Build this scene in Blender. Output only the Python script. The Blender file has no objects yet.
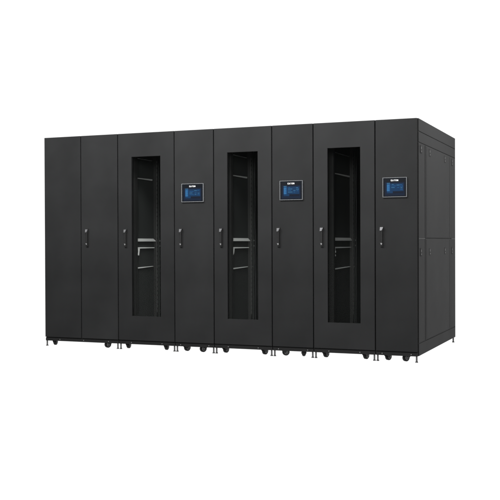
import bpy, bmesh, math
from mathutils import Vector, Matrix

scene = bpy.context.scene
col = scene.collection

# ------------------------------------------------------------------ materials
def new_mat(name):
    m = bpy.data.materials.new(name); m.use_nodes = True
    nt = m.node_tree; b = nt.nodes['Principled BSDF']
    return m, nt, b

def paint(name, base, rough=0.5, spec=0.2, metal=0.0, var=0.12, bump=0.12, scale=900.0, dust=0.0):
    """powder-coated or bare metal: fine grain bump, slow tone variation"""
    m, nt, b = new_mat(name)
    N, L = nt.nodes, nt.links
    tc = N.new('ShaderNodeTexCoord')
    n1 = N.new('ShaderNodeTexNoise'); n1.inputs['Scale'].default_value = 2.3; n1.inputs['Detail'].default_value = 4
    L.new(tc.outputs['Object'], n1.inputs['Vector'])
    n2 = N.new('ShaderNodeTexNoise'); n2.inputs['Scale'].default_value = 160.0; n2.inputs['Detail'].default_value = 3
    L.new(tc.outputs['Object'], n2.inputs['Vector'])
    mix = N.new('ShaderNodeMath'); mix.operation = 'ADD'
    s1 = N.new('ShaderNodeMath'); s1.operation = 'MULTIPLY'; s1.inputs[1].default_value = .55
    s2 = N.new('ShaderNodeMath'); s2.operation = 'MULTIPLY'; s2.inputs[1].default_value = .45
    L.new(n1.outputs['Fac'], s1.inputs[0]); L.new(n2.outputs['Fac'], s2.inputs[0])
    L.new(s1.outputs[0], mix.inputs[0]); L.new(s2.outputs[0], mix.inputs[1])
    mr = N.new('ShaderNodeMapRange'); mr.inputs['From Min'].default_value = .3; mr.inputs['From Max'].default_value = .7
    mr.inputs['To Min'].default_value = 1 - var; mr.inputs['To Max'].default_value = 1 + var
    L.new(mix.outputs[0], mr.inputs['Value'])
    vm = N.new('ShaderNodeVectorMath'); vm.operation = 'SCALE'
    vm.inputs[0].default_value = base
    oi = N.new('ShaderNodeObjectInfo')          # each sheet was coated on its own: a few percent apart
    om = N.new('ShaderNodeMapRange'); om.inputs['To Min'].default_value = .93; om.inputs['To Max'].default_value = 1.07
    L.new(oi.outputs['Random'], om.inputs['Value'])
    ml = N.new('ShaderNodeMath'); ml.operation = 'MULTIPLY'
    L.new(mr.outputs[0], ml.inputs[0]); L.new(om.outputs[0], ml.inputs[1])
    L.new(ml.outputs[0], vm.inputs['Scale'])
    L.new(vm.outputs['Vector'], b.inputs['Base Color'])
    rr = N.new('ShaderNodeMapRange'); rr.inputs['From Min'].default_value = .3; rr.inputs['From Max'].default_value = .7
    rr.inputs['To Min'].default_value = max(rough - .05, .02); rr.inputs['To Max'].default_value = rough + .05
    L.new(n1.outputs['Fac'], rr.inputs['Value']); L.new(rr.outputs[0], b.inputs['Roughness'])
    b.inputs['Metallic'].default_value = metal
    b.inputs['Specular IOR Level'].default_value = spec
    if bump:
        n3 = N.new('ShaderNodeTexNoise'); n3.inputs['Scale'].default_value = scale; n3.inputs['Detail'].default_value = 2
        L.new(tc.outputs['Object'], n3.inputs['Vector'])
        bp = N.new('ShaderNodeBump'); bp.inputs['Strength'].default_value = bump; bp.inputs['Distance'].default_value = .0006
        L.new(n3.outputs['Fac'], bp.inputs['Height']); L.new(bp.outputs['Normal'], b.inputs['Normal'])
    return m

DOOR   = paint('black_powder_coat', (.0065, .0066, .0067), .58, .04, var=.30, bump=.25, scale=420)
SIDE   = paint('charcoal_panel_coat', (.0118, .0119, .0120), .60, .03, var=.26, bump=.25, scale=420)
FRAME  = paint('black_frame_steel', (.012, .012, .012), .5, .25)
LEVER  = paint('satin_black_lever', (.0062, .0062, .0062), .5, .05, bump=0)
PLINTH = paint('black_plinth_coat', (.0035, .0035, .0035), .6, .08)
RUBBER = paint('black_seal_rubber', (.0025, .0025, .0025), .8, .05, bump=0)
INNER  = paint('interior_black_coat', (.019, .020, .020), .6, .04)
INPOST = paint('interior_post_coat', (.012, .012, .012), .5, .2)
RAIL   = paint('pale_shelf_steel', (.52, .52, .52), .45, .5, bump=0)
DIMRAIL = paint('darker_rail_steel', (.30, .30, .30), .5, .3, bump=0)  # darker version of the rail steel, for upper rails and small fixings
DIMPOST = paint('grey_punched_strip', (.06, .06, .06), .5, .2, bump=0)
CABLE = paint('black_cable', (.010, .010, .011), .5, .15, bump=0)
CHROME = paint('satin_chrome', (.17, .17, .175), .40, .5, metal=1.0, bump=0, var=.05)
ZINC   = paint('zinc_plated_steel', (.13, .13, .135), .42, .4, metal=.7, bump=0)
PIN = paint('dark_threaded_steel', (.045, .045, .045), .45, .3, metal=.5, bump=0)
HUB = paint('hub_highlight_grey', (.06, .06, .06), .4, .4, bump=0)  # lighter grey puts the caster highlights into the hub colour
BOLT = paint('dull_bolt_steel', (.09, .09, .09), .45, .4, metal=.5, bump=0)
CASTOR = paint('black_caster_plastic', (.006, .006, .006), .4, .25, bump=0)
TYRE   = paint('black_tyre_rubber', (.005, .005, .005), .6, .15, bump=0)
BEZEL  = paint('black_bezel_plastic', (.0015, .002, .003), .45, .04, bump=0)
SILVER = paint('silver_bezel_trim', (.055, .057, .06), .5, .1, metal=0, bump=0, var=.05)

def emit(name, c, s):
    m, nt, b = new_mat(name)
    b.inputs['Base Color'].default_value = (.002, .002, .002, 1)
    b.inputs['Emission Color'].default_value = (*c, 1); b.inputs['Emission Strength'].default_value = s
    b.inputs['Roughness'].default_value = .4; b.inputs['Specular IOR Level'].default_value = .03
    return m
SCR_BG   = emit('screen_navy', (.003, .011, .032), 1.0)
SCR_PAN  = emit('screen_panel_blue', (.003, .036, .105), 1.0)
SCR_MENU = emit('screen_menu_blue', (.014, .11, .30), 1.0)
SCR_TXT  = emit('screen_text_cyan', (.055, .21, .38), 1.0)
SCR_DARK = emit('screen_dark_block', (.003, .007, .02), 1.0)
LOGO_M, _nt, _b = new_mat('white_print')
_b.inputs['Base Color'].default_value = (.32, .32, .32, 1); _b.inputs['Emission Color'].default_value = (1, 1, 1, 1)
_b.inputs['Emission Strength'].default_value = .16      # faint glow added to brighten the printed lettering

def glass_mat(name, tint, gl):
    m = bpy.data.materials.new(name); m.use_nodes = True; nt = m.node_tree; nt.nodes.clear()
    o = nt.nodes.new('ShaderNodeOutputMaterial'); mx = nt.nodes.new('ShaderNodeMixShader')
    t = nt.nodes.new('ShaderNodeBsdfTransparent'); g = nt.nodes.new('ShaderNodeBsdfGlossy')
    tc = nt.nodes.new('ShaderNodeTexCoord'); n = nt.nodes.new('ShaderNodeTexNoise')
    n.inputs['Scale'].default_value = 5.0
    nt.links.new(tc.outputs['Object'], n.inputs['Vector'])
    mr = nt.nodes.new('ShaderNodeMapRange'); mr.inputs['To Min'].default_value = gl * .8; mr.inputs['To Max'].default_value = gl * 1.2
    nt.links.new(n.outputs['Fac'], mr.inputs['Value']); nt.links.new(mr.outputs[0], mx.inputs[0])
    t.inputs['Color'].default_value = (tint, tint * 1.01, tint, 1)
    g.inputs['Roughness'].default_value = .06; g.inputs['Color'].default_value = (.95, 1, .98, 1)
    nt.links.new(t.outputs[0], mx.inputs[1]); nt.links.new(g.outputs[0], mx.inputs[2])
    nt.links.new(mx.outputs[0], o.inputs['Surface'])
    return m
GLASS_A = glass_mat('smoked_glass', .90, .0035)
GLASS_B = glass_mat('dark_smoked_glass', .82, .003)

# ------------------------------------------------------------------ mesh helpers
class MB:
    def __init__(s): s.bm = bmesh.new(); s.mats = []
    def mi(s, m):
        if m not in s.mats: s.mats.append(m)
        return s.mats.index(m)
    def box(s, x0, x1, y0, y1, z0, z1, m, bev=0.0):
        t = bmesh.new(); bmesh.ops.create_cube(t, size=1)
        for v in t.verts:
            v.co = Vector((x0 + (v.co.x + .5) * (x1 - x0), y0 + (v.co.y + .5) * (y1 - y0), z0 + (v.co.z + .5) * (z1 - z0)))
        if bev: bmesh.ops.bevel(t, geom=t.edges[:], offset=bev, segments=2, affect='EDGES', profile=.6)
        s.join(t, m)
    def join(s, t, m, smooth=False):
        k = s.mi(m)
        for f in t.faces: f.material_index = k; f.smooth = smooth
        me = bpy.data.meshes.new('tmp'); t.to_mesh(me); t.free(); s.bm.from_mesh(me); bpy.data.meshes.remove(me)
    def cyl(s, c, r, h, axis, m, r2=None, seg=32, bev=0.0):
        t = bmesh.new(); bmesh.ops.create_cone(t, cap_ends=True, segments=seg, radius1=r, radius2=r if r2 is None else r2, depth=h)
        if bev:
            ed = [e for e in t.edges if len(e.link_faces) == 2 and any(len(f.verts) > 4 for f in e.link_faces)]
            bmesh.ops.bevel(t, geom=ed, offset=bev, segments=2, affect='EDGES')
        R = {'z': Matrix.Identity(3), 'y': Matrix.Rotation(math.pi / 2, 3, 'X'), 'x': Matrix.Rotation(math.pi / 2, 3, 'Y')}[axis]
        for v in t.verts: v.co = R @ v.co + Vector(c)
        s.join(t, m)
    def prism(s, pts, a0, a1, axis, m):
        """polygon pts extruded along axis between a0 and a1"""
        t = bmesh.new()
        def P(u, v, a): return {'x': (a, u, v), 'y': (u, a, v), 'z': (u, v, a)}[axis]
        A = [t.verts.new(P(u, v, a0)) for u, v in pts]; B = [t.verts.new(P(u, v, a1)) for u, v in pts]
        t.faces.new(A); t.faces.new(B[::-1]); n = len(pts)
        for i in range(n): t.faces.new((A[i], B[i], B[(i + 1) % n], A[(i + 1) % n]))
        bmesh.ops.recalc_face_normals(t, faces=t.faces[:]); s.join(t, m)
    def build(s, name, parent=None, loc=(0, 0, 0)):
        me = bpy.data.meshes.new(name); s.bm.to_mesh(me); s.bm.free()
        for m in s.mats: me.materials.append(m)
        o = bpy.data.objects.new(name, me); col.objects.link(o); o.location = loc
        if parent: o.parent = parent
        return o

H = 2.006; ZB = .0507; D = 1.708; DZ = .0875      # cabinet height, underside, depth, door bottom

def thing(name, x, label, cat, group=None):
    o = bpy.data.objects.new(name, None); o.empty_display_size = .2; col.objects.link(o)
    o.location = (x, 0, 0); o['label'] = label; o['category'] = cat
    if group: o['group'] = group
    return o

def body(w, parent, side=False):
    """shell in local coords: x 0..w, y .03..D, z ZB..H"""
    b = MB(); t = .022; y0 = .034
    e = .0015
    b.box(e, e + t, y0, D, ZB, H - .001, INNER)                      # left wall
    b.box(w - e - t, w - e, y0, D, ZB, H - .001, SIDE if side else INNER)   # right wall
    b.box(e + t, w - e - t, y0, D - .022, H - .03, H - .002, INNER)  # roof
    b.box(e + t, w - e - t, y0, D - .022, ZB + .04, ZB + .06, INNER) # floor tray
    b.box(e + t, w - e - t, D - .02, D - .001, ZB + .002, H - .002, INNER)  # back
    # front frame lip the doors close against
    b.box(e + .001, e + .04, .024, y0 - .001, ZB + .04, H - .003, RUBBER)
    b.box(w - e - .04, w - e - .001, .024, y0 - .001, ZB + .04, H - .003, RUBBER)
    b.box(e + .04, w - e - .04, .024, y0 - .001, H - .05, H - .003, RUBBER)
    b.box(e + .04, w - e - .04, .024, y0 - .001, ZB + .04, ZB + .09, RUBBER)
    return b.build('body', parent)

def plinth(w, parent):
    b = MB()
    b.box(.003, w - .003, .008, .030, ZB, .0805, PLINTH, .001)
    b.box(.006, w - .006, .012, .030, .0812, .092, RUBBER)
    b.box(.010, w - .010, .031, D - .03, ZB + .003, ZB + .035, FRAME)
    o = b.build('plinth', parent)
    xs = [.135, w - .135] if w > .45 else [.055, w - .055]
    if w > .7: xs = [.165, .43, w - .11]
    for x in xs:
        s = MB(); s.cyl((x, .0062, .066), .0042, .0036, 'y', BOLT, bev=.001); s.build('bolt', o)
    return o

def door_panel(x0, x1, parent, win=None):
    g = .004; b = MB(); a0, a1 = x0 + g, x1 - g; z0, z1 = DZ, H - .003
    if not win:
        b.box(a0, a1, 0, .021, z0, z1, DOOR, .0025)
        return b.build('door', parent)
    wx0, wx1, wz0, wz1 = win
    # one continuous ring with a bevelled opening
    t = bmesh.new()
    def ring(y, o, i):
        O = [(a0 + o, z0 + o), (a1 - o, z0 + o), (a1 - o, z1 - o), (a0 + o, z1 - o)]
        I = [(wx0 - i, wz0 - i), (wx1 + i, wz0 - i), (wx1 + i, wz1 + i), (wx0 - i, wz1 + i)]
        return [t.verts.new((x, y, z)) for x, z in O], [t.verts.new((x, y, z)) for x, z in I]
    O0, I0 = ring(0, .0025, .0015); O1, I1 = ring(.0025, 0, 0); O2, I2 = ring(.021, 0, 0)
    for k in range(4):
        j = (k + 1) % 4
        t.faces.new((O0[k], O0[j], I0[j], I0[k]))
        t.faces.new((O0[j], O0[k], O1[k], O1[j])); t.faces.new((O1[j], O1[k], O2[k], O2[j]))
        t.faces.new((I0[k], I0[j], I1[j], I1[k])); t.faces.new((I1[k], I1[j], I2[j], I2[k]))
        t.faces.new((O2[j], O2[k], I2[k], I2[j]))
    bmesh.ops.recalc_face_normals(t, faces=t.faces[:])
    b.join(t, DOOR)
    return b.build('door', parent)

def handle(x, z, door):
    """swing handle: dark dish, lever, chrome lock on top, small chrome pin below"""
    b = MB()
    b.box(x - .013, x + .015, -.004, -.0002, z - .098, z + .078, LEVER, .0015)
    b.box(x - .007, x + .008, -.020, -.006, z - .066, z + .040, LEVER, .003)
    b.box(x - .009, x + .010, -.014, -.0045, z - .092, z - .066, LEVER, .003)
    b.box(x - .006, x + .006, -.0065, -.0035, z - .08, z + .05, FRAME)
    h = b.build('handle', door)
    l = MB()
    l.prism([(x - .013, z + .040), (x + .004, z + .042), (x + .015, z + .068), (x - .011, z + .068)], -.024, -.0045, 'y', CHROME)
    l.cyl((x - .001, -.0255, z + .056), .0062, .003, 'y', ZINC, bev=.0008)
    l.build('key_lock', h)
    p = MB(); p.prism([(x - .009, z - .062), (x + .007, z - .064), (x + .004, z - .076), (x - .003, z - .078)], -.0225, -.0205, 'y', BOLT)
    p.build('latch_pin', h)
    return h

def foot(x, y, parent):
    b = MB()
    b.cyl((x, y, .031), .0065, .046, 'z', PIN, seg=20)
    for i in range(6): b.cyl((x, y, .0145 + i * .0062), .0080, .0030, 'z', PIN, seg=20)
    f = b.build('levelling_foot', parent)
    p = MB(); p.cyl((x, y, .0045), .0122, .010, 'z', CASTOR, r2=.0095, seg=28)
    p.build('foot_pad', f)

def caster(x, y, parent, turn=0.0, r=.0315):
    """swivel caster; wheel sits back from the swivel pin"""
    e = MB()
    e.cyl((0, 0, ZB + .0015), .021, .006, 'z', ZINC)
    e.box(-.026, .026, -.024, .024, ZB + .0045, ZB + .0085, ZINC)
    for s in (-1, 1):
        a, c = sorted((s * .0165, s * .0205))
        e.prism([(-.017, ZB - .0005), (.017, ZB - .0005), (.027, .024), (.021, .018), (.010, .020), (-.012, .038)], a, c, 'x', CASTOR)
    e.box(-.0205, .0205, -.018, .017, ZB - .0045, ZB - .0008, CASTOR, .001)
    e.cyl((0, .017, r), .005, .047, 'x', ZINC, seg=16, bev=.001)
    o = e.build('caster', parent, (x, y, 0)); o.rotation_euler.z = turn
    w = MB(); w.cyl((0, .017, r), r, .030, 'x', TYRE, bev=.006, seg=40)
    w.cyl((0, .017, r), r * .58, .0325, 'x', HUB, bev=.001, seg=32)
    w.build('wheel', o)

LET = {'E': [(0, 0, .24, 1), (0, 0, 1, .18), (0, .41, .8, .59), (0, .82, 1, 1)],
       'T': [(0, .82, 1, 1), (.38, 0, .62, 1)],
       'O': [(.1, 0, .9, .18), (.1, .82, .9, 1), (0, .12, .22, .88), (.78, .12, 1, .88)]}
def letters(b, x, y, z, h, m):
    """the maker's word as raised strokes"""
    w = h * .76; gap = h * .26
    for ch in 'EATON':
        if ch in LET:
            for (u0, v0, u1, v1) in LET[ch]:
                b.box(x + u0 * w, x + u1 * w, y - .0006, y, z + v0 * h, z + v1 * h, m)
        elif ch == 'A':
            b.prism([(x, z), (x + .3 * w, z), (x + .62 * w, z + h), (x + .38 * w, z + h)], y - .0006, y, 'y', m)
            b.prism([(x + .7 * w, z), (x + w, z), (x + .62 * w, z + h), (x + .44 * w, z + h)], y - .0007, y, 'y', m)
            b.box(x + .25 * w, x + .75 * w, y - .0008, y, z + .2 * h, z + .4 * h, m)
        else:
            b.box(x, x + .27 * w, y - .0006, y, z, z + h, m)
            b.box(x + .73 * w, x + w, y - .0006, y, z, z + h, m)
            b.prism([(x, z + h), (x + .3 * w, z + h), (x + w, z), (x + .7 * w, z)], y - .0008, y, 'y', m)
        x += w + gap

def display(x0, x1, z0, z1, parent, style):
    b = MB(); t = .0042
    b.box(x0, x1, -.010, -.0002, z0, z1, BEZEL, .0015)
    d = b.build('display', parent)
    f = MB()
    f.box(x0 - .001, x0 + t, -.014, -.001, z0 - .001, z1 + .001, SILVER, .001)
    f.box(x1 - t, x1 + .001, -.014, -.001, z0 - .001, z1 + .001, SILVER, .001)
    f.box(x0 + t + .0002, x1 - t - .0002, -.0135, -.001, z1 - t * .8, z1 + .001, SILVER, .001)
    f.box(x0 + t + .0002, x1 - t - .0002, -.0135, -.001, z0 - .001, z0 + t * .85, SILVER, .001)
    f.build('display_frame', d)
    W = x1 - x0; Hh = z1 - z0
    X = lambda u: x0 + u * W
    Z = lambda v: z1 - v * Hh
    s = MB(); y = -.0102
    s.box(X(.09), X(.91), y - .0006, y, Z(.93), Z(.24), SCR_BG)
    s.box(X(.17), X(.86), y - .0011, y - .0007, Z(.80), Z(.31), SCR_PAN)
    sx = .17
    s.box(X(sx), X(sx + .13), y - .0016, y - .0012, Z(.70), Z(.34), SCR_MENU)
    for k in range(5):
        v = .37 + k * .07
        s.box(X(sx + .015), X(sx + .10 - .02 * (k % 2)), y - .0021, y - .0017, Z(v + .028), Z(v), SCR_TXT)
    s.box(X(.17), X(.30), y - .0016, y - .0012, Z(.305), Z(.275), SCR_TXT)
    cells = [(.36, .42, .55), (.36, .50, .50), (.36, .58, .56), (.58, .38, .70), (.72, .44, .84), (.74, .52, .82), (.60, .50, .69), (.60, .58, .68), (.73, .60, .83), (.38, .34, .46), (.72, .36, .80)]
    for i, (u, v, u2) in enumerate(cells):
        if (i + style) % 5 == 4: continue
        s.box(X(u), X(u2), y - .0016, y - .0012, Z(v + .022), Z(v), SCR_TXT if (i + style) % 2 else SCR_MENU)
    s.box(X(.42), X(.86), y - .0017, y - .0012, Z(.80), Z(.70), SCR_DARK)
    s.build('screen', d)
    l = MB(); hh = .0128
    letters(l, X(.49) - 2.4 * hh, -.0101, Z(.185), hh, LOGO_M)
    l.build('logo', d)
    return d

# unit boundaries along the front face (x)
XB = [0, -.354, -.896, -1.273, -1.829, -2.221, -2.810, -3.622]
GR_R = 'server racks with tall glass windows'; GR_S = 'slim cabinets with touch displays'

def slim(i0, i1, xh, disp, cx, label, style, side=False):
    x0, x1 = XB[i1], XB[i0]; w = x1 - x0
    t = thing('slim_cabinet', x0, label, 'cabinet', GR_S)
    body(w, t, side); plinth(w, t)
    d = door_panel(0, w, t)
    handle(xh - x0, 1.045, d)
    display(disp[0] - x0, disp[1] - x0, disp[2], disp[3], t, style)
    for k, c in enumerate(cx): caster(c - x0, .085, t, (-.5, 2.5)[k] if style != 1 else (-.9, .4)[k])
    for x in (.0145, w - (.0145 if i0 else .013)):
        foot(x, .022, t); foot(x, D - .03, t)
    for c in cx: caster(c - x0, D - .1, t, 1.2)
    return t, w

def rack(i0, i1, xh, win, cx, label, glass, rails, k):
    x0, x1 = XB[i1], XB[i0]; w = x1 - x0
    t = thing('server_rack', x0, label, 'server rack', GR_R)
    body(w, t); plinth(w, t)
    wl = (win[0] - x0, win[1] - x0, win[2], win[3])
    d = door_panel(0, w, t, wl)
    handle(xh - x0, 1.045, d)
    g = MB(); g.box(wl[0] - .0002, wl[1] + .0002, .011, .015, wl[2] - .0002, wl[3] + .0002, glass)
    g.build('window_pane', d)
    sl = MB()
    for (a, b_, c, e) in [(wl[0] - .016, wl[0] - .0005, wl[2] - .016, wl[3] + .016), (wl[1] + .0005, wl[1] + .016, wl[2] - .016, wl[3] + .016)]:
        sl.box(a, b_, .0212, .032, c, e, RUBBER)
    sl.build('window_seal', d)
    # interior
    lx = .026; ya, yb = rails
    m = MB()
    m.box(lx, lx + .045, ya - .055, ya - .012, .12, 1.94, INPOST)
    m.box(lx, lx + .030, yb + .012, yb + .075, .12, 1.94, INPOST)
    m.box(lx + .031, lx + .043, yb + .05, yb + .056, .12, 1.94, INNER)
    for xx in (w - .075,):
        m.box(xx, xx + .045, .28, .32, .12, 1.94, INPOST)
        m.box(xx, xx + .045, 1.2, 1.25, .12, 1.94, INPOST)
    m.build('mounting_post', t)
    # shelf supports seen on the left wall: (y, z) outlines, tapering like the bent brackets they are
    q = yb - ya
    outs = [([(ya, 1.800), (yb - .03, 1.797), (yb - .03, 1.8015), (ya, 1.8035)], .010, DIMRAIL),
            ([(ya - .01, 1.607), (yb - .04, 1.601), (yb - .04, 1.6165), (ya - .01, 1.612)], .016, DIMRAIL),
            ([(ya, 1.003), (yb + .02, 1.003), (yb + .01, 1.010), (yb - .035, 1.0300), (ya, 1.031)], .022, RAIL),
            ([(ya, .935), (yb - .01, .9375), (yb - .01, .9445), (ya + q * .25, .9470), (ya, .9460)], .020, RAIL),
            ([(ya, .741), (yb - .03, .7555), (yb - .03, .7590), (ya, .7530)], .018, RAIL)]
    for n_, (pts, dx, mm) in enumerate(outs):
        r = MB(); r.prism(pts, lx + .0005, lx + dx, 'x', mm)
        if n_ == 3:
            r.prism([(ya + .03, .9345), (ya + .06, .9345), (ya + .052, .900), (ya + .045, .868 + .02 * (k == 1)), (ya + .028, .872), (ya + .036, .905)], lx + .0215, lx + .027, 'x', RAIL)
            if k == 2:
                r.cyl((lx + .031, ya + .040, .905), .010, .007, 'x', RAIL, seg=20); r.cyl((lx + .031, ya + .036, .872), .008, .007, 'x', RAIL, seg=20)
        r.build('shelf_rail', t)
    b = MB()                                                        # small fixing tab behind the shelf end
    b.box(lx + .0305, lx + .036, yb + .050, yb + .072, .752, .764, DIMRAIL, .001)
    b.build('fixing_tab', t)
    # punched cable ladder beside the rear post
    c = MB()
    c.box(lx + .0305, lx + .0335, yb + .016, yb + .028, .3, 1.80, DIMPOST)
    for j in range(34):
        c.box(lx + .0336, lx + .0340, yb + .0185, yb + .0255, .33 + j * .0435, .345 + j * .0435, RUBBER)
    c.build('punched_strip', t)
    # bundled cable running down beside the ladder
    c = MB()
    for j in range(29):
        z0 = .125 + j * .058; wob = .004 * math.sin(j * .9 + k)
        c.cyl((lx + .040, yb + .095 + wob, z0 + .029), .0065, .060, 'z', CABLE, seg=12)
    c.build('cable', t)
    for z in (1.008, .957):
        s = MB(); s.cyl((lx + .038, yb + .06, z), .0055, .012, 'x', DIMRAIL); s.build('bolt', t)
    for c in cx: caster(c - x0, .085, t, -.35 + .5 * ((k + int(c * 10)) % 2))
    for x in (.0145, w - .0145):
        foot(x, .022, t); foot(x, D - .03, t)
    for c in cx: caster(c - x0, D - .1, t, .7)
    return t

# 1 double-door cabinet at the far left
x0 = XB[7]; w = XB[6] - XB[7]
dc = thing('double_door_cabinet', x0, 'wide black cabinet with two plain doors at the left end of the row', 'cabinet')
body(w, dc); plinth(w, dc)
mid = -3.211 - x0
door_panel(-.001, mid, dc); d2 = door_panel(mid, w, dc); handle(-3.139 - x0, 1.05, d2)
b = MB(); b.box(mid - .02, mid + .02, .0235, .0335, .09, H - .01, RUBBER); b.build('centre_strip', dc)
for c, a in ((-3.566, .3), (-2.957, 2.6)): caster(c - x0, .085, dc, a); caster(c - x0, D - .1, dc, 1.)
for x in (.010, w - .018): foot(x, .022, dc); foot(x, D - .03, dc)

rack(5, 6, -2.724, (-2.662, -2.364, .313, 1.783), (-2.755, -2.354), 'black server rack with a tall glass window, directly beside the two-door cabinet', GLASS_A, (.262, .64), 0)
slim(4, 5, -2.151, (-2.141, -1.924, 1.356, 1.520), (-2.153, -1.961), 'narrow black cabinet with small blue display between the left and middle windowed racks', 0)
rack(3, 4, -1.753, (-1.695, -1.406, .313, 1.786), (-1.763, -1.386), 'black server rack with the middle one of the three tall glass windows', GLASS_A, (.285, .72), 1)
slim(2, 3, -1.209, (-1.195, -.987, 1.355, 1.520), (-1.196, -1.012), 'narrow black cabinet with small blue display between the middle and right windowed racks', 1)
rack(1, 2, -.817, (-.767, -.482, .309, 1.786), (-.821, -.467), 'black server rack with the darkest glass window, nearest to the right end', GLASS_B, (.41, 1.0), 2)
sc, w = slim(0, 1, -.296, (-.286, -.085, 1.360, 1.521), (-.277, -.103), 'narrow black cabinet with small blue display at the right end, its long side wall showing', 2, True)

# side wall of the end cabinet: pressed panels on the frame, local x = w is world 0
yf, yb = .040, D
xo = w - .0012
def slab(name, y0, y1, z0, z1, th=.004, parent=sc, bev=.0015):
    b = MB(); b.box(xo, xo + th, y0, y1, z0, z1, SIDE, bev); return b.build(name, parent)
slab('corner_edge', yb - .014, yb, ZB + .001, H - .001)
slab('top_rail', yf, yb - .0142, 1.903, 2.005)
slab('upper_rail', yf, yb - .0142, 1.813, 1.894)
slab('side_post', yf, .282, .160, 1.804)
slab('side_post', 1.500, yb - .0142, .160, 1.804)
up = slab('side_panel', .294, 1.488, 1.024, 1.804, .006, bev=.003)
lo = slab('side_panel', .294, 1.488, .160, 1.017, .006, bev=.003)
for (z0, z1) in ((1.03, 1.798), (.166, 1.010)):
    for y_ in (.33, 1.40):
        b = MB(); b.box(xo + .0061, xo + .0075, y_, y_ + .035, z0, z1, SIDE, .0006); b.build('pressed_rib', up if z0 > 1 else lo)
slab('bottom_rail', yf, yb - .0142, .0515, .150)
b = MB(); b.box(w - .004, w - .0006, .034, .0395, ZB + .005, H - .004, RUBBER); b.build('corner_seal', sc)
b = MB(); b.box(xo + .0041, xo + .0050, yf, .282, 1.016, 1.020, FRAME); b.build('joint_strip', sc)
b = MB(); b.box(xo + .0041, xo + .0050, 1.500, yb - .016, 1.016, 1.020, FRAME); b.build('joint_strip', sc)
for (y, z) in ((.125, 1.757), (.475, 1.757), (1.165, 1.757), (1.535, 1.757), (.118, .904), (.475, .904), (1.165, .904), (1.525, .904)):
    b = MB(); b.box(xo + .003, xo + .0085, y - .028, y + .028, z - .030, z + .034, SIDE, .002)
    b.box(xo + .0086, xo + .0090, y - .012, y + .012, z + .002, z + .022, FRAME)
    l = b.build('side_latch', sc)
    c = MB(); c.box(xo + .0087, xo + .0105, y - .010, y + .010, z - .020, z - .012, PIN, .0005); c.build('latch_key', l)

# ------------------------------------------------------------------ the setting: added white floor, translucent so that shadows wash out
m = bpy.data.materials.new('shadowless_white'); m.use_nodes = True; nt = m.node_tree; nt.nodes.clear()
o = nt.nodes.new('ShaderNodeOutputMaterial'); tr = nt.nodes.new('ShaderNodeBsdfTranslucent')
tr.inputs['Color'].default_value = (.97, .97, .97, 1)
nt.links.new(tr.outputs[0], o.inputs['Surface'])
bm = bmesh.new(); bmesh.ops.create_circle(bm, cap_ends=True, segments=96, radius=60)
me = bpy.data.meshes.new('floor'); bm.to_mesh(me); bm.free(); me.materials.append(m)
fl = bpy.data.objects.new('floor', me); col.objects.link(fl); fl['kind'] = 'structure'; fl['label'] = 'added pure white floor that shows no shadows'

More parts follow.
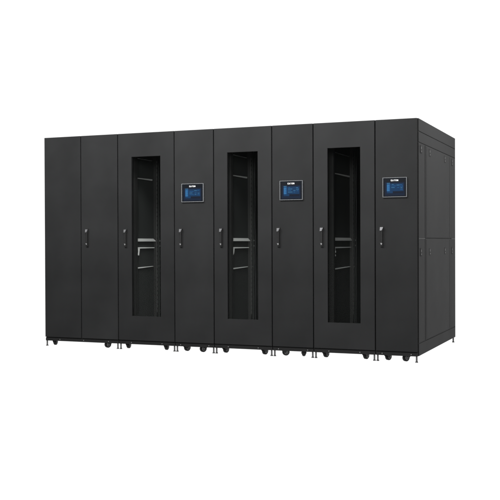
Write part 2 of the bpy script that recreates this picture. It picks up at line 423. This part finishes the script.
# ------------------------------------------------------------------ light: white studio surround, dimmer behind the camera
wd = bpy.data.worlds.new('World'); scene.world = wd; wd.use_nodes = True; nt = wd.node_tree
bg = nt.nodes['Background']; tc = nt.nodes.new('ShaderNodeTexCoord'); sp = nt.nodes.new('ShaderNodeSeparateXYZ')
nt.links.new(tc.outputs['Generated'], sp.inputs[0])
my = nt.nodes.new('ShaderNodeMapRange'); my.interpolation_type = 'SMOOTHSTEP'
my.inputs['From Min'].default_value = -.35; my.inputs['From Max'].default_value = .25
nt.links.new(sp.outputs['Y'], my.inputs['Value'])
mz = nt.nodes.new('ShaderNodeMapRange')
mz.inputs['From Min'].default_value = .02; mz.inputs['From Max'].default_value = -.02
nt.links.new(sp.outputs['Z'], mz.inputs['Value'])
mx = nt.nodes.new('ShaderNodeMath'); mx.operation = 'MAXIMUM'
nt.links.new(my.outputs[0], mx.inputs[0]); nt.links.new(mz.outputs[0], mx.inputs[1])
st = nt.nodes.new('ShaderNodeMapRange'); st.inputs['To Min'].default_value = .35; st.inputs['To Max'].default_value = 1.15
nt.links.new(mx.outputs[0], st.inputs['Value'])
bg.inputs['Color'].default_value = (1, 1, 1, 1); nt.links.new(st.outputs[0], bg.inputs['Strength'])

def area(name, loc, target, sx, sy, power):
    l = bpy.data.lights.new(name, 'AREA'); l.shape = 'RECTANGLE'; l.size = sx; l.size_y = sy; l.energy = power
    o = bpy.data.objects.new(name, l); col.objects.link(o); o.location = loc
    o.rotation_euler = (Vector(target) - Vector(loc)).to_track_quat('-Z', 'Y').to_euler()
    return o
area('softbox', (-2.2, -2.6, 3.9), (-2.0, 0, 1.6), 5.0, 1.0, 900)
area('strip_light', (1.3, .7, 3.4), (0, .8, 1.7), .6, 2.5, 240)
area('rail_fill', (1.5, -8.2, 2.5), (-1.6, 0, 1.2), 2.0, 1.5, 760)  # added fill near the camera, brightens the shelf rails behind the glass

# ------------------------------------------------------------------ camera
f, yaw, pit, rol = 938.7, -.3912, -.0087, -.0035
F = Vector((math.sin(yaw) * math.cos(pit), math.cos(yaw) * math.cos(pit), math.sin(pit)))
R = Vector((math.cos(yaw), -math.sin(yaw), 0)); U = R.cross(F)
R2 = math.cos(rol) * R + math.sin(rol) * U; U2 = -math.sin(rol) * R + math.cos(rol) * U
cd = bpy.data.cameras.new('camera'); cam = bpy.data.objects.new('camera', cd); col.objects.link(cam)
M = Matrix.Identity(4)
for i in range(3): M[i][0] = R2[i]; M[i][1] = U2[i]; M[i][2] = -F[i]
M.translation = Vector((1.6593, -7.6114, .9956)); cam.matrix_world = M
cd.sensor_width = 36; cd.lens = f / 500 * 36; cd.clip_start = .1; cd.clip_end = 500
scene.camera = cam
scene.view_settings.view_transform = 'Standard'; scene.view_settings.look = 'None'
scene.view_settings.exposure = 0; scene.view_settings.gamma = 1
scene.render.engine = 'CYCLES'
scene.cycles.max_bounces = 8; scene.cycles.transparent_max_bounces = 16
